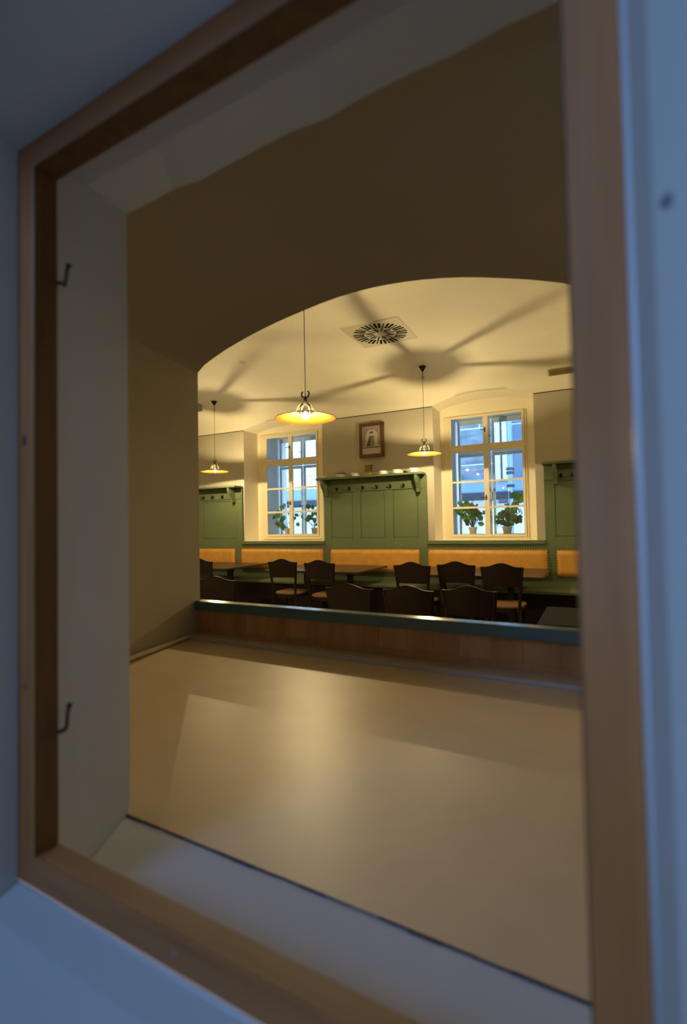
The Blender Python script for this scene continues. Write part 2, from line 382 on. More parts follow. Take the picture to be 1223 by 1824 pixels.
    m.tube([(xc, YO-.04, (rt_[0][0]+rt_[0][1])/2-.03), (xc, YO-.075, (rt_[0][0]+rt_[0][1])/2-.03), (xc-.07, YO-.08, (rt_[0][0]+rt_[0][1])/2-.035)], .006, 6)
    m.build('outer_handle', 'hook', w_, base)
    # outer face of the building round the opening
    m = MB(); yo = YO+.25
    q(m, (a-.6, yo, 0), (ox0, yo, 0), (ox0, yo, 5), (a-.6, yo, 5)); q(m, (ox1, yo, 0), (b+.62, yo, 0), (b+.62, yo, 5), (ox1, yo, 5))
    q(m, (ox0, yo, 0), (ox1, yo, 0), (ox1, yo, oz0), (ox0, yo, oz0)); q(m, (ox0, yo, oz1), (ox1, yo, oz1), (ox1, yo, 5), (ox0, yo, 5))
    S(m.build('wall_back', 'render'))
    return ox0, ox1, rl[-1][1]-.012, oz1, gx
W1 = window(1, NICH[0], 466, 577, (520, 770), [(477.5, 516), (522.5, 565)], [(777, 817)], [(828, 868), (871, 910), (913.5, 951.5)], 520)
W2 = window(2, NICH[1], 793, 940, (866, 736), [(806.5, 863), (872, 932)], [(741, 790)], [(803, 855), (858.5, 901.5), (905, 951.5)], 868)

# ================================================================== HATCH FRAME
NEAR = True
base = (-.52, .55, HC-.678)
hf = S(empty('window_3', base, hframe=True))
n0, n1 = .55, .597
m = MB(); m.box(-1.055, -.997, n0, n1, HC-.677, HC+.774); m.build('frame_post', 'pine', hf, base, bevel=.0025)
m = MB(); m.box(-.042, .010, n0, n1, HC-.677, HC+.774); m.build('frame_post', 'pine', hf, base, bevel=.0025)
m = MB(); m.box(-.998, -.041, n0, n1, HC+.722, HC+.774); m.build('frame_rail', 'pineh', hf, base, bevel=.0025)
m = MB(); m.box(-.998, -.041, n0, n1, HC-.677, HC-.619); m.build('frame_rail', 'pineh', hf, base, bevel=.0025)
for bx_ in ((-.9975, -.9955, n0+.001, n1-.001, HC-.6185, HC+.7215), (-.0435, -.0415, n0+.001, n1-.001, HC-.6185, HC+.7215), (-.995, -.044, n0+.001, n1-.001, HC+.7195, HC+.7225)):  # thin strips added to carry the painted shade of the inner faces
    MB().box(*bx_).build('painted_shade_strip', 'rebate_shade', hf, base)
MB().box(-.995, -.044, n0+.002, n1-.001, HC-.6205, HC-.6175).build('painted_shade_strip', 'rebate_shade2', hf, base)
m = MB(); b0, b1, b2, b3 = -1.059, .0145, -.682, .778
m.tube([(b0, .548, HC+b2), (b0, .548, HC+b3)], .0042, 8); m.tube([(b1, .548, HC+b2), (b1, .548, HC+b3)], .0058, 8)
m.tube([(b0, .548, HC+b2), (b1, .548, HC+b2)], .0048, 8); m.tube([(b0, .548, HC+b3), (b1, .548, HC+b3)], .0035, 8)
m.build('edge_bead', 'white', hf, base, smooth=True)
for pts in (((-1.008, .51), (-.992, .508), (-.976, .499), (-.974, .503), (-.968, .528), (-.963, .535)), ((-1.015, -.405), (-.995, -.400), (-.977, -.391), (-.974, -.385), (-.970, -.355), (-.965, -.343))):
    m = MB(); m.tube([(x, .600, HC+z) for x, z in pts], .0038, 8)
    k = MB()
    m.lathe([(0.0001, -.006), (.0045, -.004), (.0062, 0), (.0045, .004), (.0001, .006)], (pts[-1][0], .600, HC+pts[-1][1]), 10)
    m.build('hinge_pin', 'hook', hf, base, smooth=True)
for (x, z, r_) in ((-1.030, .18, .007), (-1.026, -.30, .004)):
    MB().lathe([(r_, 0), (.0001, 0)], (0, 0, 0), 12)
    m = MB(); m.add([(x+r_*math.cos(t*PI/6), n0-.0006, HC+z+1.6*r_*math.sin(t*PI/6)) for t in range(12)], [tuple(range(12))]); m.build('knot', 'knot', hf, base)
m = MB()
for (x, z) in ((-.62, -.648),):
    m.lathe([(.0001, 0), (.004, 0), (.004, .002)], (x, 0, 0), 10)
    m.v = [(v[0], n0-.001-(v[2] if False else 0), HC+z+v[1]) if abs(v[1]) < .01 and v[2] < .01 else v for v in m.v]
m.build('screw', 'strip', hf, base)
# small dark nail hole on the right reveal
d_ = ray(1188, 358); a_, b_ = d_.dot(hv), d_.dot(nv); t_ = (.028+.49*(.452/.43))/(a_+b_*(.452/.43))
m = MB(); c_ = (a_*t_, b_*t_, d_.z*t_+HC)
m.tube([(c_[0]-.0015, c_[1]-.0015, c_[2]), (c_[0]+.002, c_[1]+.002, c_[2])], .0055, 10); S(m.build('trim_3', 'dent', rot=DH))
# ================================================================== LOW BARRIER
base = (-1.2, 2.6, ZP)
lb = tag(empty('low_barrier', base, hframe=True), 'low board barrier with a glossy blue-green cap at the far end of the beige platform', 'barrier')
hL, hR = hl(2.6)-.02, .158
m = MB(); m.prism([(hl(2.46)-.015, 2.46), (hR, 2.46), (hR, 2.66), (hl(2.66)-.015, 2.66)], ZP, ZP+.020, 'z'); m.build('plinth', 'lino', lb, base)
m = MB(); m.box(hl(2.455)+.0, hR, 2.455, 2.461, ZP+.001, ZP+.021); m.build('edge_strip', 'strip', lb, base)
random.seed(11); x = hL; i = 0
while x < hR-.01:
    wd = random.uniform(.13, .19); x2 = min(hR, x+wd)
    if hR-x2 < .05: x2 = hR
    dy = random.uniform(-.0012, .0012)
    MB().box(x, x2-.0012, 2.602+dy, 2.62, ZP+.02, HC-.55).build('plank', random.choice(['plank', 'plank2', 'plank']), lb, base)
    x = x2
MB().box(hL, hR, 2.5985, 2.603, ZP+.02, ZP+.055).build('skirting_board', 'plank', lb, base)
m = MB(); m.box(hL+.03, hR, 2.552, 2.632, HC-.568, HC-.505); m.build('cap_rail', 'cap', lb, base, bevel=.004)
m = MB(); m.box(hL, hR, 2.62, 2.66, Z0, HC-.57); m.build('backing_board', 'green', lb, base)

NEAR = False
# ================================================================== WAINSCOT, SHELVES, BENCH
YG = 6.955
def GX(x, y=920): return PY(x, y, YG).x
ZG = HC-.235
def curve_bracket(x0, x1, ztop, depth, h):
    pr = [(YG, ztop), (YG-depth*.92, ztop), (YG-depth*.90, ztop-.05), (YG-depth*.80, ztop-.10), (YG-depth*.58, ztop-h*.62), (YG-depth*.45, ztop-h*.78), (YG-depth*.40, ztop-h), (YG, ztop-h)]
    m = MB(); m.prism(pr, x0, x1, 'x'); return m
def tall_panel(x0, x1, ztop, recesses, hooks, label, brackets, zrec, s0, s1):
    base = ((x0+x1)/2, YG, ZG-.1)
    t = tag(empty('wall_panelling', base), label, 'panelling', 'green coat rack panels along the back wall')
    y0, y1 = YG, YW-.001
    m = MB(); m.box(x0, x1, y0+.016, y1, ZG-.1, ztop-.0); m.build('panel_board', 'green', t, base)
    zb = ZG+.05
    ed = [x0]+[v for r_ in recesses for v in r_]+[x1]
    for i in range(0, len(ed), 2):
        MB().box(ed[i], ed[i+1], y0, y0+.017, ZG-.1, ztop).build('stile', 'green', t, base, bevel=.002)
    for (a, b) in recesses:
        MB().box(a, b, y0+.0005, y0+.017, zrec, ztop).build('rail', 'green', t, base, bevel=.002)
        MB().box(a, b, y0+.0005, y0+.017, ZG-.1, zb).build('rail', 'green', t, base, bevel=.002)
        MB().box(a+.006, b-.006, y0+.006, y0+.0165, zb+.006, zrec-.006).build('panel', 'green', t, base, bevel=.002)
    MB().box(s0, s1, YG-.20, YG+.02, ztop, ztop+.028).build('shelf', 'green', t, base, bevel=.003)
    MB().box(s0+.02, s1-.02, YG-.012, YG+.01, ztop-.19, ztop-.10).build('hook_board', 'green', t, base, bevel=.002)
    for xb in brackets: curve_bracket(xb-.02, xb+.02, ztop, .20, .25).build('bracket', 'green', t, base, bevel=.002)
    for xh in hooks:
        m = MB(); zz = ztop-.135
        m.tube([(xh, YG-.01, zz), (xh, YG-.04, zz-.012), (xh, YG-.065, zz+.004), (xh, YG-.07, zz+.022)], .007, 6)
        m.tube([(xh, YG-.01, zz-.02), (xh, YG-.03, zz-.035), (xh, YG-.045, zz-.02)], .006, 6); m.box(xh-.015, xh+.015, YG-.016, YG-.008, zz-.03, zz+.02)
        m.build('coat_hook', 'iron', t, base)
    return t
zt2 = PY(757, 845, YG-.2).z; zt2b = PY(570, 851, YG-.2).z
ztop = (zt2+zt2b)/2-.01
ZR = PY(660, 872, YG).z
x0, x1 = GX(577.5), GX(760)
tall_panel(x0, x1, ztop, [(GX(590), GX(628)), (GX(642), GX(685)), (GX(700), GX(744))], [PY(v, 858, YG-.05).x for v in (598, 620, 644, 669, 693, 717)],
           'green panelled coat rack between the two windows with white crockery on its shelf', (x0+.05, x1-.10), ZR, PY(567, 847, YG-.1).x, x1-.005)
x0, x1 = -7.1, GX(431)
tall_panel(x0, x1, ztop-.02, [(-6.9, GX(352)), (GX(362), GX(421))], [PY(v, 874, YG-.05).x for v in (344, 360, 377, 394)],
           'green panelled coat rack beside the left window, cut off by the arch', (x1-.16, x0+.1), ztop-.24, x0, x1+.0)
x0, x1 = GX(970), 1.1
tall_panel(x0, x1, PY(990, 824, YG-.1).z-.02, [(GX(988.5), .05), (.25, .9)], [PY(v, 841, YG-.05).x for v in (998, 1018)],
           'green panelled coat rack right of the right window, half hidden by the hatch post', (x0+.14, x1-.1), PY(1000, 856, YG).z, PY(965, 826, YG-.1).x, x1)
# sill boards under the windows
for (a, b, lab) in ((GX(431)+.002, GX(577.5)-.002, 'green window sill board under the left window'), (GX(760)+.002, GX(970)-.002, 'green window sill board under the right window')):
    tag(MB().box(a, b, YG-.03, YG+.044, ZG-.045, ZG+.004).build('sill_board', 'green', None, ((a+b)/2, YG, ZG), bevel=.004), lab, 'sill', 'green sill boards')
# bench
XB0, XB1 = -7.1, 1.1
base = ((XB0+XB1)/2, 6.7, 0)
bn = tag(empty('wall_bench', base), 'long green built-in bench with tan leather back pads along the back wall', 'bench')
ZSB = HC-.835
MB().box(XB0, XB1, YG+.002, YW-.001, 0, ZG-.046).build('back_panel', 'green', bn, base)
m = MB(); m.box(XB0, XB1, 6.48, YG, ZSB-.035, ZSB); m.build('seat', 'green', bn, base, bevel=.006)
MB().box(XB0, XB1, 6.60, 6.63, 0, ZSB-.036).build('seat_front', 'dark', bn, base)  # dark material stands in for the shade on the bench front
ZPT, ZPB = HC-.355, HC-.70
pads = [(-6.7, GX(420, 1000)), (GX(429.5, 1000), GX(576.5, 1000)), (GX(588.5, 1000), GX(748, 1000)), (GX(762, 1000), GX(975.5, 1000)), (GX(991, 1000), .9)]
for (a, b) in pads:
    m = MB(); nx, nz = 40, 10
    for j in range(nz+1):
        for i in range(nx+1):
            u, v = i/nx*2-1, j/nz*2-1; wv = (b-a)/2; du = min(1, (1-abs(u))*wv/.05); dv = min(1, (1-abs(v))*.172/.05)
            d = .045*math.sqrt(max(0, 1-(1-du)**2))*math.sqrt(max(0, 1-(1-dv)**2))
            m.v.append((a+(b-a)*(u+1)/2, YG-.002-d, ZPB+(ZPT-ZPB)*(v+1)/2))
    for j in range(nz):
        for i in range(nx): k = j*(nx+1)+i; m.f.append((k, k+1, k+nx+2, k+nx+1))
    p = m.build('back_pad', 'leather', bn, base, smooth=True)
    nm = MB(); k = int((b-a)/.033)
    for i in range(k+1):
        xx = a+.006+(b-a-.012)*i/k
        for zz in (ZPT-.006, ZPB+.006): nm.box(xx-.006, xx+.006, YG-.018, YG, zz-.006, zz+.006)
    for i in range(1, 10):
        for xx in (a+.006, b-.006): nm.box(xx-.006, xx+.006, YG-.018, YG, ZPB+(ZPT-ZPB)*i/10-.006, ZPB+(ZPT-ZPB)*i/10+.006)
    tag(nm.build('nail_trim', 'nail', p, base), kind='stuff')

# ================================================================== TABLES
def make_table(wd, x0):
    t = empty('dining_table', (0, 0, 0))
    m = MB(); m.box(-wd/2+.003, wd/2-.003, -.55, .55, .722, .75); m.build('tabletop', 'table', t, bevel=.006)
    m = MB(); m.box(-.035, .035, -.035, .035, .03, .722); m.build('leg', 'iron', t)
    m = MB(); m.box(-.20, .20, -.03, .03, .70, .722); m.box(-.03, .03, -.35, .35, .70, .7215); m.build('top_bracket', 'iron', t)
    m = MB(); m.box(-.22, .22, -.035, .035, 0, .03); m.box(-.035, .035, -.28, .28, 0, .031); m.build('foot', 'iron', t, bevel=.005)
    return t
G = 'dark tables along the wall bench'
for (a, b, lab) in ((-6.27, -5.57, 'dark wooden table at the far left, mostly behind the arch wall'), (-5.57, -4.87, 'dark wooden table in front of the left green coat rack'),
                    (-4.15, -3.45, 'dark wooden table below the left window, left one of the joined pair'), (-3.45, -2.75, 'dark wooden table below the left end of the middle coat rack'),
                    (-2.20, -1.365, 'dark wooden table below the right window, left one of the joined pair'), (-1.365, -.53, 'dark wooden table below the right window, right one of the joined pair')):
    t = make_table(b-a, 0); t.location = ((a+b)/2, 6.30, 0); tag(t, lab, 'table', G)
# low dark table near the barrier at right
t = make_table(.80, 0); tt = [c_ for c_ in t.children if c_.name.startswith('tabletop')][0]; tt.data.materials[0] = M['blacktop']; t.location = (.06, 3.52, 0); t.scale = (1, .62, .985)
tag(t, 'dark table just behind the barrier at the right edge, beside the chairs', 'table')

# ================================================================== CHAIRS
def make_chair():
    c = empty('dining_chair')
    top = [(-.212, .846)]
    for i in range(1, 20):
        x = -.212+.424*i/20; u = abs(x)/.212
        top.append((x, .846+.040*(.5+.5*math.cos(PI*min(1, u/.78)))-.004*(u > .78)*((u-.78)/.22)))
    top.append((.212, .846))
    poly = [(-.178, .655)]+top+[(.178, .655)]
    m = MB(); n = len(poly)
    cv = lambda x, z: -.022*(1-(x/.212)**2)-.10*(z-.45)
    vs = [(x, cv(x, z)-.011, z) for x, z in poly]+[(x, cv(x, z)+.011, z) for x, z in poly]
    fs = [(i, (i+1) % n, n+(i+1) % n, n+i) for i in range(n)]
    # strips between the arched top and the straight bottom keep the curved panel smooth
    bot = [(-.178+.356*i/20, .655) for i in range(21)]
    tp = top
    vs = []; fs = []
    for (tx, tz), (bx, bz) in zip(tp, bot):
        for s_ in (-1, 1): vs += [(tx, cv(tx, tz)+.011*s_, tz), (bx, cv(bx, bz)+.011*s_, bz)]
    for i in range(20):
        k = i*4; fs += [(k, k+1, k+5, k+4), (k+2, k+6, k+7, k+3), (k, k+4, k+6, k+2), (k+1, k+3, k+7, k+5)]
    fs += [(0, 2, 3, 1), (80, 81, 83, 82)]
    m.add(vs, fs); m.build('backrest', 'dark', c)
    for s_ in (-1, 1):
        m = MB(); m.tube([(s_*.178, -.06, 0), (s_*.162, .0, .42), (s_*.168, -.008, .55), (s_*.200, -.042, .845)], .019, 4); m.build('leg', 'dark', c, bevel=.003)
        m = MB(); m.tube([(s_*.178, .395, 0), (s_*.172, .375, .43)], .014, 6, .019); m.build('leg', 'dark', c)
        m = MB(); m.tube([(s_*.168, -.02, .20), (s_*.174, .385, .22)], .009, 6); m.build('stretcher', 'dark', c)
    m = MB(); m.tube([(-.172, .18, .21), (.172, .18, .21)], .009, 6); m.build('stretcher', 'dark', c)
    sp = [(math.copysign(abs(math.cos(a))**.55, math.cos(a))*(.190+.02*math.sin(a)), .20+.215*math.copysign(abs(math.sin(a))**.6, math.sin(a))) for a in [2*PI*i/28 for i in range(28)]]
    m = MB(); m.prism(sp, .438, .462, 'z'); m.build('seat', 'seat', c, bevel=.006)
    m = MB(); m.prism([(x*.93, .20+(y-.20)*.93) for x, y in sp], .395, .438, 'z'); m.build('seat_rail', 'dark', c)
    return c
ch0 = make_chair(); first = True
far_g, near_g = 'dark chairs at the tables by the wall bench', 'dark chairs in the row behind the barrier'
def chair(x, y, rz, lab, g):
    global first
    c = ch0 if first else copy_tree(ch0); first = False
    c.location = (x, y, 0); c.rotation_euler.z = rz; c.scale.x = .955 if g == near_g and x > -1.5 else 1
    c.scale.z = 1.05 if g == far_g else 1; tag(c, lab, 'chair', g)
chair(-4.93, 5.36, 0, 'dark chair of the far row half cut off by the arch wall', far_g)
chair(PY(505.5, 1010, 5.5).x, 5.50, .08, 'dark chair in front of the left window with its tan seat showing', far_g)
chair(PY(571, 1010, 5.42).x, 5.42, 0.03, 'dark chair of the far row below the left end of the middle coat rack', far_g)
chair(PY(735, 1012, 5.36).x, 5.36, 0, 'dark chair below the gap between second and third visible leather pads', far_g)
chair(PY(813, 1012, 5.54).x, 5.54, 0, 'middle one of the three dark chairs below the right window', far_g)
chair(PY(894, 1014, 5.38).x, 5.38, 0, 'rightmost dark chair of the far row, table column showing beneath its back', far_g)
chair(-3.27, 3.78, .12, 'near dark chair standing alone behind the left end of the barrier', near_g)
chair(-1.775, 3.62, -.04, 'near dark chair behind the barrier, left one of the three together', near_g)
chair(-1.295, 3.66, 0, 'near dark chair behind the barrier, middle one of the three together', near_g)
chair(-.862, 3.77, 0, 'near dark chair behind the barrier, right one of the three together', near_g)

# ================================================================== PENDANT LAMPS
def make_lamp(cord, link=True):
    l = empty('pendant_lamp')                # origin at the rim plane, centre
    m = MB(); pr = [(.070, .043), (.084, .038), (.12, .026), (.17, .012), (.205, .003), (.219, .000)]
    m.lathe(pr, (0, 0, 0), 48); m.build('shade_lining', 'shade_in', l, smooth=True)
    m = MB(); m.lathe([(r_, z+.003) for r_, z in pr]+[(.222, .0), (.219, -.001)], (0, 0, 0), 48); m.build('shade', 'shade_out', l, smooth=True)
    m = MB(); m.lathe([(.066*math.cos(a), .044+.074*math.sin(a)) for a in [i*PI/2/8*.93 for i in range(9)]], (0, 0, 0), 24); m.build('glass_dome', 'dome', l, smooth=True)
    for a in (-1.62, -.63, .27, 2.93):
        ca, sa = math.cos(a), math.sin(a)
        m = MB(); m.tube([(.068*ca*math.cos(t), .068*sa*math.cos(t), .044+.078*math.sin(t)) for t in [i*PI/2/7*.9 for i in range(8)]], .0042, 6); m.build('holder_arm', 'brass', l)
    m = MB(); m.lathe([(.0001, .055), (.0165, .055), (.017, .10), (.016, .115), (.012, .13), (.010, .15), (.0001, .151)], (0, 0, 0), 16); m.build('socket', 'iron', l, smooth=True)
    m = MB(); m.lathe([(.0001, -.008), (.012, -.005), (.021, .006), (.023, .017), (.019, .030), (.011, .042), (.009, .056)], (0, 0, 0), 20); bo = m.build('bulb', 'bulbglass', l, smooth=True)
    m = MB(); m.lathe([(.0001, .017), (.003, .018), (.0032, .023), (.003, .028), (.0001, .029)], (0, 0, 0), 8); m.build('filament', 'bulb', bo)
    m = MB(); m.tube([(.010*math.cos(t)*0+.030*math.cos(t), 0, .178+.026*math.sin(t)) for t in [PI*.72+i*(2*PI*.78)/14 for i in range(15)]], .0055, 8)
    m.tube([(0, 0, .148), (0, 0, .160)], .006, 8); m.build('hanging_hook', 'iron', l, smooth=True)
    top = cord
    m = MB(); m.tube([(0, 0, .155), (0, 0, top-(.16 if link else .05))], .0026, 6); m.build('cord', 'iron', l)
    m = MB() if link else None
    if link: m = MB(); m.tube([(.014*math.cos(t), 0, top-.145+.017*math.sin(t)) for t in [i*2*PI/12 for i in range(13)]], .004, 6); m.tube([(0, 0, top-.13), (0, 0, top-.05)], .0045, 6); m.build('link', 'iron', l)
    m = MB(); m.lathe([(.0001, top-.065), (.014, top-.062), (.022, top-.045), (.042, top-.012), (.048, top-.006), (.048, top+.0), (.0001, top+.0)], (0, 0, 0), 20); m.build('ceiling_rose', 'iron', l, smooth=True)
    return l
def czl(y):
    for (y1, z1), (y2, z2) in zip(cove[:-1], cove[1:]):
        if y2 <= y <= y1: return z1+(z2-z1)*(y1-y)/(y1-y2) if y1 > y2 else z1
LG = 'round pendant lamps with flat shades'
for (x, y, z, lab, rz) in ((-1.863, 3.104, HC+.785, 'large pendant lamp nearest the arch, its shade underside glowing orange', 3.25),
                       (-1.952, 6.192, HC+.905, 'lit pendant lamp hanging between the picture and the right window', 0),
                       (-5.426, 6.201, HC+.905, 'lit pendant lamp at the far left beside the arch wall', 0),
                       (1.52, 6.19, HC+.905, 'added unseen pendant lamp of the back row right of the hatch view', 0),  # out of view, added to light the room
                       (-5.33, 3.104, HC+.785, 'added unseen pendant lamp of the front row left of the arch', .3)):  # front-left one is unseen too, added for its light
    zc = czl(y); k = 1; l = make_lamp((zc-z)/k, y > 5); l.scale = (k, k, k); l.location = (x, y, z); l.rotation_euler.z = rz; tag(l, lab, 'lamp', LG)

# ================================================================== CEILING FITTINGS
base = (-2.055, 5.03, ZC)
v = tag(empty('ceiling_vent', base), 'square cream ceiling vent with a round burst of dark radial slots', 'vent')
m = MB(); m.box(-2.38, -1.73, 4.705, 5.355, ZC-.010, ZC+.002); m.build('plate', 'vent', v, base, bevel=.003)
m = MB()
def slot(a, r1, r2, w_):
    c_, s_ = math.cos(a), math.sin(a); z0_, z1_ = ZC-.0115, ZC-.009
    p = [(r1, -w_/2), (r2, -w_/2), (r2, w_/2), (r1, w_/2)]
    p = [(base[0]+x*c_-y*s_, base[1]+x*s_+y*c_) for x, y in p]; m.prism(p, z0_, z1_, 'z')
for k in range(36):
    a = 2*PI*k/36
    if k % 9 == 0: slot(a, .06, .295, .016)
    elif k % 9 in (3, 6): slot(a, .07, .285, .013)
    else:
        slot(a, .175, .295, .025)
        if k % 3 == 0 or k % 2 == 0: slot(a, .085, .155, .010)
tag(m.build('slots', 'slot', v, base), kind='stuff')
p = PY(432, 646, 5.5)
m = MB(); m.lathe([(.0001, -.02), (.035, -.018), (.045, 0)], (0, 0, 0), 16); o = m.build('smoke_detector', 'vent', smooth=True); o.location = (-3.95, 5.0, ZC); tag(o, 'small pale round detector on the ceiling left of the near lamp cord', 'detector')
a_ = ray(976, 656); zv = HC+1.955; a_ = a_*((zv-HC)/a_.z)
base = (a_.x+.16, a_.y, zv)
v = tag(empty('air_grille', (base[0], 6.80, czl(6.80)-.008)), 'bronze slatted air grille at the top right of the dining ceiling', 'vent'); v.rotation_euler.x = -.42
m = MB(); m.box(-.16, .16, -.055, .055, -.012, .004); m.build('frame', 'ventbr', v)
for k in range(12): MB().box(-.14+.024*k, -.13+.024*k, -.045, .045, -.017, -.011).build('slat', 'brass', v)
a_ = ray(353, 731); a_ = a_*(2.0/a_.z)
o = MB().box(-.075, .075, -.07, .07, -.115, 0).build('emergency_light', 'grey', bevel=.01); o.location = (-4.62, 4.95, ZC)
tag(o, 'small grey-green box light on the ceiling at the left arch edge', 'light fitting')
dd = PY(349, 722, 6.2); o.location = (dd.x, 6.2, czl(6.2)+.005)
dd = ray(432, 646); dd = dd*(2.09/dd.z); bpy.data.objects['smoke_detector'].location = (dd.x, dd.y, ZC)

# ================================================================== PICTURE, CROCKERY
pc = PY(661.5, 784, 6.955)
pic = tag(empty('framed_picture', pc), 'small wooden framed engraving of a robed figure above the middle shelf', 'picture')
pw, ph = .20, .262
m = MB()
m.box(-pw, -pw+.048, -.02, .02, -ph, ph); m.box(pw-.048, pw, -.02, .02, -ph, ph); m.box(-pw, pw, -.0195, .0195, ph-.05, ph); m.box(-pw, pw, -.0195, .0195, -ph, -ph+.05)
m.build('frame', 'frame', pic, bevel=.004)
MB().box(-pw+.04, pw-.04, -.004, .012, -ph+.04, ph-.04).build('print', 'paper', pic)
def flat(name, pts, mt, y):
    m = MB(); m.prism(pts, y, y+.001, 'y'); m.build(name, mt, pic)
a1, a2, ztp = .095, -.10, .06
outer = [(-.140, -.09), (-.140, .20), (.140, .20), (.140, -.09), (.10, -.09)]+[(.10*math.cos(t), .06+.10*math.sin(t)) for t in [i*PI/12 for i in range(13)]]+[(-.10, -.09)]
flat('printed_arch', outer, 'inkmid', -.0055)
flat('printed_ledge', [(-.140, -.12), (-.140, -.105), (.140, -.105), (.140, -.12)], 'ink', -.0056)
flat('printed_robe', [(-.085, -.095), (-.075, -.06), (-.045, .03), (-.02, .055), (.02, .05), (.045, .02), (.05, -.05), (.045, -.095)], 'inkmid', -.0066)
flat('printed_cloak', [(-.085, -.095), (-.075, -.06), (-.045, .03), (-.02, .055), (-.005, .04), (-.012, -.03), (-.02, -.095)], 'ink', -.0072)
flat('printed_head', [(.008+.026*math.cos(t), .085+.034*math.sin(t)) for t in [i*PI/8 for i in range(16)]], 'paper', -.0072)
flat('printed_hat', [(-.035, .10), (-.03, .125), (.0, .14), (.035, .125), (.036, .108), (.0, .10)], 'ink', -.0078)
flat('printed_collar', [(-.04, .045), (-.03, .062), (.03, .062), (.055, .05), (.03, .04)], 'ink', -.0078)
pic.rotation_euler = (-.03, 0.0, 0)
MB().box(-.012, .012, -.0, .03, ph, ph+.02).build('hanger', 'brass', pic)
zsh = ztop+.029
def bowl(px, w_, h_, lab, extra=False, saucer=True):
    p = PY(px, 835, YG-.10); t = empty('teacup', (p.x, YG-.10, zsh))
    r_ = w_/2; m = MB(); m.lathe([(.0001, .006), (r_*.55, .006), (r_*.85, h_*.45), (r_, h_), (r_*.95, h_), (r_*.8, h_*.5), (.0001, .014)], (0, 0, 0), 20); m.build('cup', 'china', t, smooth=True)
    m = MB(); m.lathe([(.0001, 0), (r_*.8, 0), (r_*1.35, .010), (r_*1.33, .014), (r_*.8, .005), (.0001, .005)], (0, 0, 0), 24); m.build('saucer', 'china', t, smooth=True)
    m = MB(); m.tube([(r_*.9+.022*math.sin(a), 0, h_*.6+.018*math.cos(a)) for a in [i*PI/6 for i in range(7)]], .004, 6); m.build('handle', 'china', t)
    tag(t, lab, 'cup', 'white crockery on the middle shelf')
bowl(575.5, .12, .045, 'white cup at the far left end of the middle shelf')
bowl(605, .13, .055, 'white cup under an upturned dark-rimmed plate stack, second from the left')
bowl(631, .12, .055, 'white cup just left of the brown wooden box')
bowl(681, .12, .055, 'white cup just right of the brown wooden box')
bowl(706, .13, .060, 'white cup second from the right end of the middle shelf')
bowl(736, .125, .065, 'white cup at the right end of the middle shelf')
p = PY(606, 830, YG-.10)
t = tag(empty('plate', (p.x, YG-.10, zsh+.056)), 'thin dark-rimmed dish resting on the second cup from the left', 'plate')
m = MB(); m.lathe([(.0001, 0), (.06, 0), (.085, .012), (.083, .015), (.0001, .006)], (0, 0, 0), 24); m.build('dish', 'grey', t, smooth=True)
m = MB(); m.tube([(.03*math.cos(a), 0, .012+.028*math.sin(a)) for a in [i*PI/6 for i in range(7)]], .003, 6); m.build('handle', 'grey', t)
p = PY(656, 832, YG-.08)
t = tag(empty('wooden_box', (p.x, YG-.08, zsh)), 'upright brown wooden box on the shelf below the picture', 'box')
MB().box(-.045, .045, -.04, .04, 0, .15).build('body', 'boxwood', t, bevel=.004); MB().box(-.048, .060, -.043, .043, .15, .162).build('lid', 'boxwood', t, bevel=.002)
p = PY(721, 832, YG-.08)
o = MB().lathe([(.0001, 0), (.022, 0), (.028, .02), (.02, .04), (.0001, .042)], (0, 0, 0), 14).build('small_jar', 'iron', smooth=True); o.location = (p.x, YG-.08, zsh)
tag(o, 'tiny dark jar between the two rightmost cups on the shelf', 'jar')
# ================================================================== POT PLANTS between the double windows
def leaf_mesh():
    m = MB(); n = 14; ctr = (0, .012, 0); vs = [ctr]
    for i in range(n):
        a = -PI/2+2*PI*(i+.5)/n; r_ = .034*(1+.13*math.cos(5*(a-PI/2)))*(0.72 if i in (0, n-1) else 1)
        vs.append((r_*math.cos(a), .026+r_*math.sin(a), -.006+.010*abs(math.cos(a))))
    k = len(vs); m.add(vs+[(v_[0], v_[1], v_[2]-.0012) for v_ in vs], [(0, i, i % n+1) for i in range(1, n+1)]+[(k, k+i % n+1, k+i) for i in range(1, n+1)])
    return m
LM = leaf_mesh().build('leaf', 'leaf', smooth=True); LM_used = False; LME = LM.data; bpy.data.objects.remove(LM)
def plant(px, zs, yy, leaves, lab, seed, s=1.0, hw=.06):
    random.seed(seed); p = PY(px, 945, yy)
    t = tag(empty('potted_geranium', (p.x, yy, zs)), lab, 'plant', 'potted geraniums between the window panes')
    h_ = .115
    m = MB(); m.lathe([(.0001, 0), (hw*.72, 0), (hw*.95, h_*.82), (hw*1.02, h_*.82), (hw*1.05, h_), (hw*.95, h_), (hw*.9, h_*.85), (.0001, h_*.85)], (0, 0, 0), 24); m.build('pot', 'pot', t, smooth=False)
    sm = MB()
    for (lx, ly, sz) in leaves:              # leaf positions in photo pixels, at scattered depth
        dy = random.uniform(-.08, .08); q_ = PY(lx, ly, yy+dy); e = Vector((q_.x-p.x, dy, q_.z-zs))
        sm.tube([(random.uniform(-.01, .01), 0, h_*.85), (e.x*.35, e.y*.3, h_+(e.z-h_)*.55), tuple(e)], .0028, 4)
        o = bpy.data.objects.new('leaf', LME); col.objects.link(o); o.parent = t; o.location = e
        o.rotation_euler = (random.uniform(.7, 1.6), random.uniform(-.5, .5), random.uniform(-1.6, 1.6)); k = 1.45*sz*s*random.uniform(.85, 1.15); o.scale = (k, k, k)
    tag(sm.build('stems', 'stem', t), kind='stuff')
YP = YN+.20
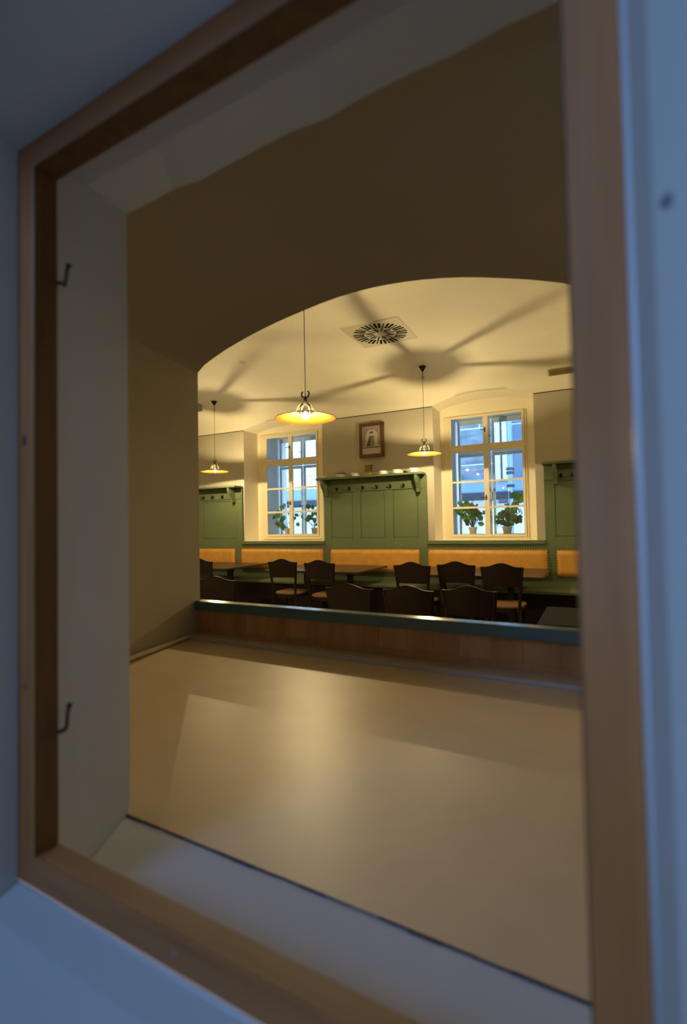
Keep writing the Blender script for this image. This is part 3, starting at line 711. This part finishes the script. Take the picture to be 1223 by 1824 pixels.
def cluster(cx_, cy_, rx, ry, n, seed):
    random.seed(seed); out = []
    for i in range(n):
        a = random.uniform(0, 2*PI); r_ = random.random()**.5
        out.append((cx_+rx*r_*math.cos(a), cy_+ry*r_*math.sin(a), random.uniform(.8, 1.35)))
    return out
zp1, zp2 = W1[2]+.001, W2[2]+.001
plant(511.5, zp1, YP, [(502, 907, 1.2), (508, 901, .7), (497, 918, 1.1), (488, 924, .8), (495, 923, .8), (501, 928, 1.2), (503, 933, 1), (498, 939, 1.5), (493, 936, .8), (502, 943, 1.3), (514, 917, 1.1), (515, 933, .9), (525, 926, .9), (529, 937, .7), (520, 934, .6)],
      'potted geranium in the left window, left one with few drooping leaves', 3, 1.0, .052)
plant(560, zp1, YP, [(547, 906, .9), (556, 907, 1), (548, 929, 1.6), (553, 927, 1.4), (544, 927, 1.1), (561, 918, 1.2), (556, 919, .9), (533, 918, 1.0), (529, 920, .8), (562, 931, 1.3), (563, 937, 1.2), (563, 924, 1.2), (566, 914, 1.2), (538, 922, .7)],
      'potted geranium in the left window, right one partly behind the sash', 5, 1.0, .058)
plant(842, zp2, YP, cluster(840, 917, 22, 15, 36, 9)+cluster(830, 930, 12, 9, 10, 4)+[(820, 899, .9), (830, 899, .8), (839, 896, 1.3), (856, 928, 1.3), (860, 936, 1.2), (853, 922, 1.4), (868, 918, 1.2), (818, 915, 1.2), (829, 906, 1.3), (836, 908, 1.3)],
      'bushy potted geranium in the right window, left one', 6, .93, .062)
plant(903, zp2, YP, cluster(903, 925, 20, 14, 36, 12)+cluster(908, 910, 10, 12, 14, 2)+[(908, 888, 1.5), (916, 889, 1.6), (921, 893, 1.7), (924, 896, 1.2), (925, 912, 1.4), (929, 915, 1.2), (918, 909, 1.2), (889, 934, 1.2), (886, 938, 1.1), (924, 932, 1.3)],
      'bushy potted geranium in the right window, right one reaching the upper pane', 8, .93, .070)

# ================================================================== COURTYARD AND CHURCH-LIKE FACADE OUTSIDE
YF = 12.0
MB().box(-22, 8, 7.95, 22, -1.6, -1.5).build('courtyard_ground', 'ground')['kind'] = 'structure'
zled1 = PY(520, 892, YF-.5).z; zedge = PY(840, 878, YF-.5).z
fb = tag(empty('facade', (-5, YF, -1.5)), 'stone courtyard facade outside both windows with a lead-covered ledge', 'building'); fo = (-5, YF, -1.5)
MB().box(-18, 4, YF-.002, YF+.35, -1.5, 7.5).build('mortar_bed', 'joint', fb, fo)
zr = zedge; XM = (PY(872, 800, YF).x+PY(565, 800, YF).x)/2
MB().box(-18, 4, YF-.02, YF+.06, -1.5, zr).build('rendered_wall', 'render', fb, fo)
# sloping lead ledge
zl_ = zedge
m = MB(); m.prism([(YF-.45, zl_), (YF-.45, zl_+.04), (YF, zl_+.36), (YF+.05, zl_)], -18, 4, 'x'); m.build('lead_ledge', 'lead', fb, fo)
m = MB(); m.prism([(YF-.47, zl_-.09), (YF-.47, zl_), (YF+.0, zl_), (YF+.0, zl_-.16)], -18, 4, 'x'); m.build('eave', 'darkedge', fb, fo)
random.seed(21); z = zl_+.30; row = 0
xp0, xp1 = PY(881, 800, YF).x, PY(911, 800, YF).x
while z < 5.6:
    hh = random.choice((.40, .46, .52)); x = -13.5+(.33 if row % 2 else 0)
    while x < xp0-.02:
        ww = random.uniform(.55, .85); x2 = min(x+ww, xp0)
        if x2-x > .1:
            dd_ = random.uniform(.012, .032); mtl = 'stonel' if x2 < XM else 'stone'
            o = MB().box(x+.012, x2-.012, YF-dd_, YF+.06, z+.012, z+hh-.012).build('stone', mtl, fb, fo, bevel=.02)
        x = x2
    z += hh; row += 1
for k, (a, b, d, mt_) in enumerate(((881, 886, .10, 'stonel'), (886, 891, .22, 'stonel'), (891, 894, .05, 'stone'), (894, 897, .16, 'stonel'), (897, 902, .26, 'stonel'), (902, 905, .04, 'bluestone'))):
    x_a, x_b = PY(a, 800, YF-.1).x, PY(b, 800, YF-.1).x
    MB().box(x_a, x_b, YF-d, YF+.06, zl_+.28, 7.4).build('moulding', mt_, fb, fo, bevel=.015)
z = zl_+.3
for k in range(7):
    MB().box(xp1+.02, 3.9, YF-.03, YF+.06, z+.01, z+.62).build('stone', 'bluestone', fb, fo, bevel=.02); z += .64
x_a, x_b = PY(889, 890, YF).x, PY(933, 890, YF).x
z_a, z_b = PY(910, 896, YF).z, PY(910, 880, YF).z
m = MB(); m.box(x_a, x_b, YF-.06, YF-.021, z_a, z_b); m.build('low_opening', 'bluestone', fb, fo)
MB().box(x_a-.04, x_b+.04, YF-.10, YF-.02, z_a-.07, z_a).build('stone_sill', 'joint', fb, fo)
xp = PY(908, 820, YF-.55).x; base = (xp, YF-.55, -1.5)
dp = tag(empty('drainpipe', base), 'grey-blue zinc drainpipe with collars outside the right window', 'pipe')
m = MB(); m.tube([(xp, YF-.55, 7), (xp, YF-.55, zl_+.75), (xp, YF-.60, zl_+.45), (xp, YF-.60, -1.5)], .05, 12); m.build('pipe', 'pipe', dp, base, smooth=True)
for zz in (PY(908, 838, YF-.55).z, PY(908, 845, YF-.55).z, PY(908, 868, YF-.55).z):
    m = MB(); m.tube([(xp, YF-.57, zz), (xp, YF-.57, zz+.06)], .085, 14); m.build('collar', 'darkedge', dp, base)
